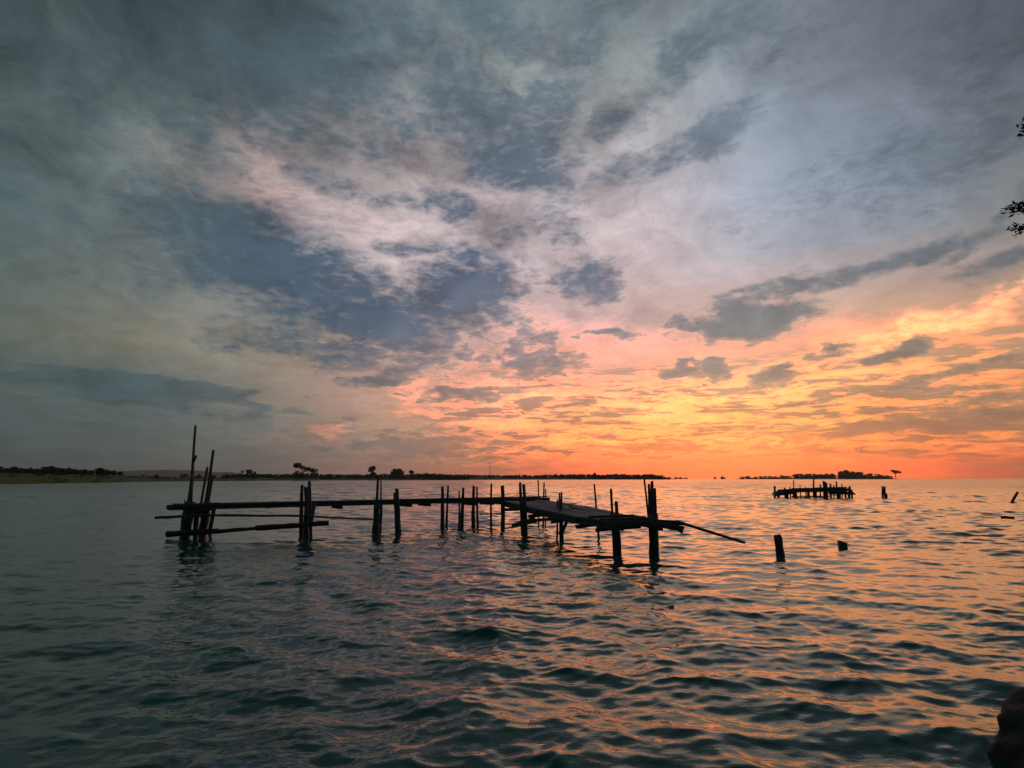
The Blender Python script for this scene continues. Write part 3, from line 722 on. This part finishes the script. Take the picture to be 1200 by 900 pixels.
# ------------------------------------------------------------------ the collapsed walkway
co_ = empty('collapsed_walkway', G(690, 640), 'collapsing wider walkway sagging towards the near right on two thick piles', 'walkway')
LA = [Vector((-0.35, 24.4, 1.06)), Vector((0.9, 20.6, 0.93)), Vector((1.9, 17.8, 0.86)), Vector((2.78, 15.55, 0.86))]
RB = [Vector((1.35, 24.0, 1.08)), Vector((2.15, 21.0, 1.08)), Vector((2.95, 18.1, 0.98)), Vector((3.72, 15.4, 0.87))]
def along(Ls, t):
    s = max(0, min(t, 0.9999)) * (len(Ls) - 1); k = int(s); return Ls[k].lerp(Ls[k+1], s - k)
def deck(u, t, dz=0): 
    q = along(LA, t).lerp(along(RB, t), u); q.z += dz; return q
nb = 6
for b in range(nb):
    u = (b + 0.5) / nb; t0 = rnd.uniform(0, .05)
    while t0 < 0.97:
        t1 = min(t0 + rnd.uniform(.28, .5), 1.0 - rnd.uniform(0, .03))
        if t1 - t0 > .06:
            bm = bmesh.new(); tilt = rnd.uniform(-.02, .03)
            q0 = deck(u + rnd.uniform(-.03, .03), t0, .03 + tilt); qm = deck(u, (t0 + t1) / 2, .03); q1 = deck(u + rnd.uniform(-.03, .03), t1, .03 - tilt)
            nrm = (deck(1, t0) - deck(0, t0)).cross(q1 - q0).normalized()
            if nrm.z < 0: nrm = -nrm
            plank(bm, q0, q1, rnd.uniform(.19, .24), .045, nrm, 6, (q0.z + q1.z) / 2 - qm.z); obj('plank', bm, M_DECK, co_, False)
        t0 = t1 + rnd.uniform(-.01, .02)
for Ls, dz in ((LA, -.08), (RB, -.08)):
    for k in range(3):
        bm = bmesh.new(); plank(bm, Ls[k] + Vector((0, .1, dz)), Ls[k+1] + Vector((0, -.1, dz)), .10, .17, seg=5); obj('beam', bm, M_PILE, co_, False)
for t in (.08, .3, .5, .7, .86):
    bm = bmesh.new(); plank(bm, deck(-.15, t, -.22), deck(1.1, t, -.2), .11, .11, seg=3); obj('crossbeam', bm, M_PILE, co_, False)
# front edge timbers running on to the right, broken at the end
for (x0, y0, x1, y1, Y0, Y1, w, nm) in [(706,613.5,766,613.5,15.5,15.3,6.2,'beam'),(704,609.5,764,608,15.7,15.4,4,'beam'),(758,613,801,620,15.25,15.1,6,'broken_beam'),(764,610,800,613.5,15.4,15.3,5,'broken_beam'),(790,617,800,623.5,15.1,15.0,4,'splinter'),
                        (690,606,742,604.5,16.2,15.9,3.5,'rail'),(735,604,757,606.5,15.9,15.8,2.5,'rail'),(602,616,626,609.5,22.2,20.6,5,'fallen_plank'),(612,611,662,607,20.8,19.2,4,'beam'),(563,602.5,590,602,23.5,22.9,1.8,'rail')]:
    bm = bmesh.new(); plank(bm, PY(x0, y0, Y0), PY(x1, y1, Y1), w*1.0*Y0/F, w*.9*Y0/F, seg=7, jit=.14); obj(nm, bm, M_PILE, co_, False)
bm = bmesh.new(); tube(bm, PY(793, 611, 15.2), PY(873, 636, 14.6), 1.9*15/F, 1.4*14.6/F, 8, 12, .1, .008); obj('loose_pole', bm, M_BAMBOO, co_)
for a in [(722,650.5,721,607,13,10),(719.5,649,716,574,5,3.2),(726,648,722,589,6,4),
          (766.5,652,765,606,10.5,9.5),(763.5,651,760.5,568,5,3),(768.5,651,763.8,564.5,5,3.4),(767.5,650,767,573,4.5,3.2),(762,648,755,562.5,3,2.2),
          (656,635,655.5,578,3.2,2.0),(661,634,658,577,3,2.4),(652.5,633,653.5,586,2.4,1.8),(614.5,628,612,586,5,4)]:
    pile_px(*a, parent=co_)
bm = bmesh.new(); tube(bm, PY(658, 625, 18.9), PY(664, 612, 19), .05, .05, 7, 3, .1); obj('brace', bm, M_PILE, co_)

# ------------------------------------------------------------------ separate posts and stumps
def lone_post(name, a, label, cat, group=None, material=M_PILE, **kw):
    b = G(a[0], a[1])
    o = pile_px(*a, name=name, material=material, **kw)
    return tag(o, label, cat, group)
lone_post('thin_pole', (702,632,696.5,568,2.6,1.9), 'thin leaning pole in the water behind the collapsed walkway', 'pole')
lone_post('broken_stump', (914,650.5,912,630,11.5,9.5), 'dark broken pile stump leaning left in the water right of the walkway', 'stump', wob=.16)
lone_post('low_stump', (988.5,642,988,636,13,10.5), 'short fat stump barely above the water, rightmost near the walkway', 'stump', wob=.12, seg=5)
mp = empty('mooring_poles', G(1036, 583), 'two poles lashed together standing alone right of the distant platform', 'poles')
pile_px(1034,583.5,1034,570,2.6,2.0, parent=mp, name='pole'); pile_px(1037.5,583.5,1036.5,570.5,3,2.2, parent=mp, name='pole'); pile_px(1038,584,1037.5,578,4,3.4, parent=mp, name='stub')
lone_post('leaning_stick', (1186,588.5,1192.5,577,2.8,2.2), 'short stick slanting out of the water at the right edge', 'stick')
def log(name, x0, x1, y, w, label):
    a = G(x0, y, .07); b = G(x1, y + .6, .07); bm = bmesh.new(); tube(bm, a, b, w, w * .8, 8, 6, .16, .02); tag(obj(name, bm, M_WET), label, 'log')
log('floating_log', 1173, 1188, 606, .07, 'dark log floating flat on the water near the right edge')

# ------------------------------------------------------------------ distant platform
dp = empty('distant_platform', G(950, 583), 'distant ruined jetty platform on short piles below the wooded islet', 'jetty')
YD = G(950, 583).y
def dpt(px, py, dY=0): return PY(px, py, YD + dY)
for (x0, y0, x1, y1, w) in [(905,579.5,924,577.5,3.6),(914,575.5,955,574.5,4),(950,575,992,574,3.6),(975,577.5,999,578,3.4),(958,572.5,988,572,2.5),(928,582.3,968,582,1.8),(930,573,962,572.6,2)]:
    bm = bmesh.new(); plank(bm, dpt(x0, y0, -.3), dpt(x1, y1, -.3), 1.0, w * YD / F, seg=8, jit=.1); obj('deck_beam', bm, M_PILE, dp, False)
for (x0, y0, x1, y1, w) in [(908,584,908,569.5,2.6),(912,583.5,912,576,4),(920,583,919.5,572,2.4),(922,583.5,922,575,4),(930,584.5,930,562.5,1.2),(931.5,585,931,575,5.5),(947,583,947,572.5,3.2),(953.5,584,953.5,561.5,2),(955,583.5,956,574,3.2),
                            (966.5,583.5,966,565,4.6),(969,582.5,968.5,566.5,2.6),(973,582,973,567.5,2.6),(981,582.5,980,564.5,2),(983,582,983,573,3.6),(991,582,990,571.5,2),(994,581,995.5,570.5,3),(998,581,998,574.5,2.6),(961,583,961.4,568,1.8),(976.5,583,977.2,569,1.8),(986,582,986.4,567.5,1.5),(938,583,937.6,569.5,1.3),(944.5,583,944,571,1.6),(926,583,925.5,570.5,1.6)]:
    bm = bmesh.new(); b = dpt(x0, y0); b.z = -.8
    tube(bm, b, dpt(x1, y1), w/2*YD/F, w/2*.85*YD/F, 8, 5, .12, .01); obj('pile', bm, M_PILE, dp)

# ------------------------------------------------------------------ near right: rock, bank and the tree whose twigs hang into view
def build_bank():
    bm = bmesh.new(); nx, ny = 30, 40; V = []
    for j in range(ny + 1):
        y = -4 + 13.5 * j / ny; row = []
        for k in range(nx + 1):
            s = k / nx; x0 = max(y * 1.02, 0.8) + 0.75 + 0.25 * mnoise.noise(Vector((y * .8, 1, 0)))
            x = x0 + s * s * 14
            z = -0.5 + 1.6 * min(1, s * 3.2) + 0.18 * mnoise.noise(Vector((x * .9, y * .9, 3)))
            row.append(bm.verts.new((x, y, z)))
        V.append(row)
    for a, b in zip(V, V[1:]):
        for k in range(nx): bm.faces.new((a[k], a[k+1], b[k+1], b[k]))
    tag(obj('bank', bm, M_MUD), 'earth bank at the right, just outside the picture', 'bank', kind='structure')
build_bank()
def rock(name, c, r, seed, label):
    bm = bmesh.new(); bmesh.ops.create_icosphere(bm, subdivisions=5, radius=1)
    for v in bm.verts:
        d = v.co.copy(); k = 1 + .30 * mnoise.noise(d * 1.3 + Vector((seed, 0, 0))) + .12 * mnoise.noise(d * 3.5 + Vector((0, seed, 0))) + .05 * mnoise.noise(d * 8) + .025 * mnoise.noise(d * 19)
        cell = mnoise.voronoi(d * 1.6 + Vector((seed, seed, 0)))[0][0]
        k += .10 * cell
        v.co = Vector((d.x * r[0], d.y * r[1], d.z * r[2])) * k
    o = obj(name, bm, M_ROCK, None, True, c); return tag(o, label, 'rock')
rb = G(1192, 900)
rock('shore_rock', (rb.x + .62, rb.y + .08, -.08), (.64, .5, .48), 4, 'dark wet rock at the water edge in the lower right corner')

def build_near_tree():
    base = Vector((6.6, 5.2, 0.7))
    t = empty('overhanging_tree', base, 'tree at the right edge whose leafy twig tips hang into view', 'tree')
    bm = bmesh.new(); fork = Vector((6.9, 5.4, 3.6)); tube(bm, base - Vector((0, 0, .6)), fork, .17, .11, 10, 8, .12, .02, False)
    obj('trunk', bm, M_BARK, t)
    rs = random.Random(21)
    tips = [(PY(1186, 243, 5.6), 'a'), (PY(1190, 268, 5.7), 'b'), (PY(1197, 146, 5.6), 'c'), (PY(1195.5, 157, 5.6), 'd'), (Vector((8.6, 6.6, 6.2)), 'e'), (Vector((8.2, 4.2, 5.6)), 'e'), (Vector((7.4, 6.9, 5.9)), 'e')]
    for tip, q in tips:
        bm = bmesh.new(); lv = bmesh.new()
        root = fork - Vector((0, 0, rs.uniform(0, .5)))
        mid = root.lerp(tip, .6) + Vector((.3, .1, .35)); 
        tube(bm, root, mid, .045, .02, 7, 5, .1, .02, False); tube(bm, mid, tip, .024, .006, 6, 6, .1, .02, False)
        br = obj('branch', bm, M_BARK, t)
        n = {'a': 260, 'b': 200, 'c': 70, 'd': 60}.get(q, 120)
        for k in range(n):
            s = 1 - rs.random() ** 1.6 * (.5 if q != 'e' else .8)
            p = mid.lerp(tip, s) + Vector((rs.gauss(0, .022), rs.gauss(0, .04), rs.gauss(0, .026)))
            d = ((tip - mid).normalized() * rs.uniform(.2, 1) + Vector((rs.uniform(-.8, .3), rs.uniform(-.7, .7), rs.uniform(-.8, .5)))).normalized()
            L = rs.uniform(.03, .065); w = d.cross(Vector((rs.uniform(-1, 1), rs.uniform(-1, 1), 1))).normalized() * L * .2
            lv.faces.new([lv.verts.new(p), lv.verts.new(p + d * L * .5 + w), lv.verts.new(p + d * L), lv.verts.new(p + d * L * .5 - w)])
        obj('leaves', lv, M_LEAF, br)
        br.children[0].matrix_parent_inverse = Matrix.Translation(-base) if False else br.children[0].matrix_parent_inverse
build_near_tree()
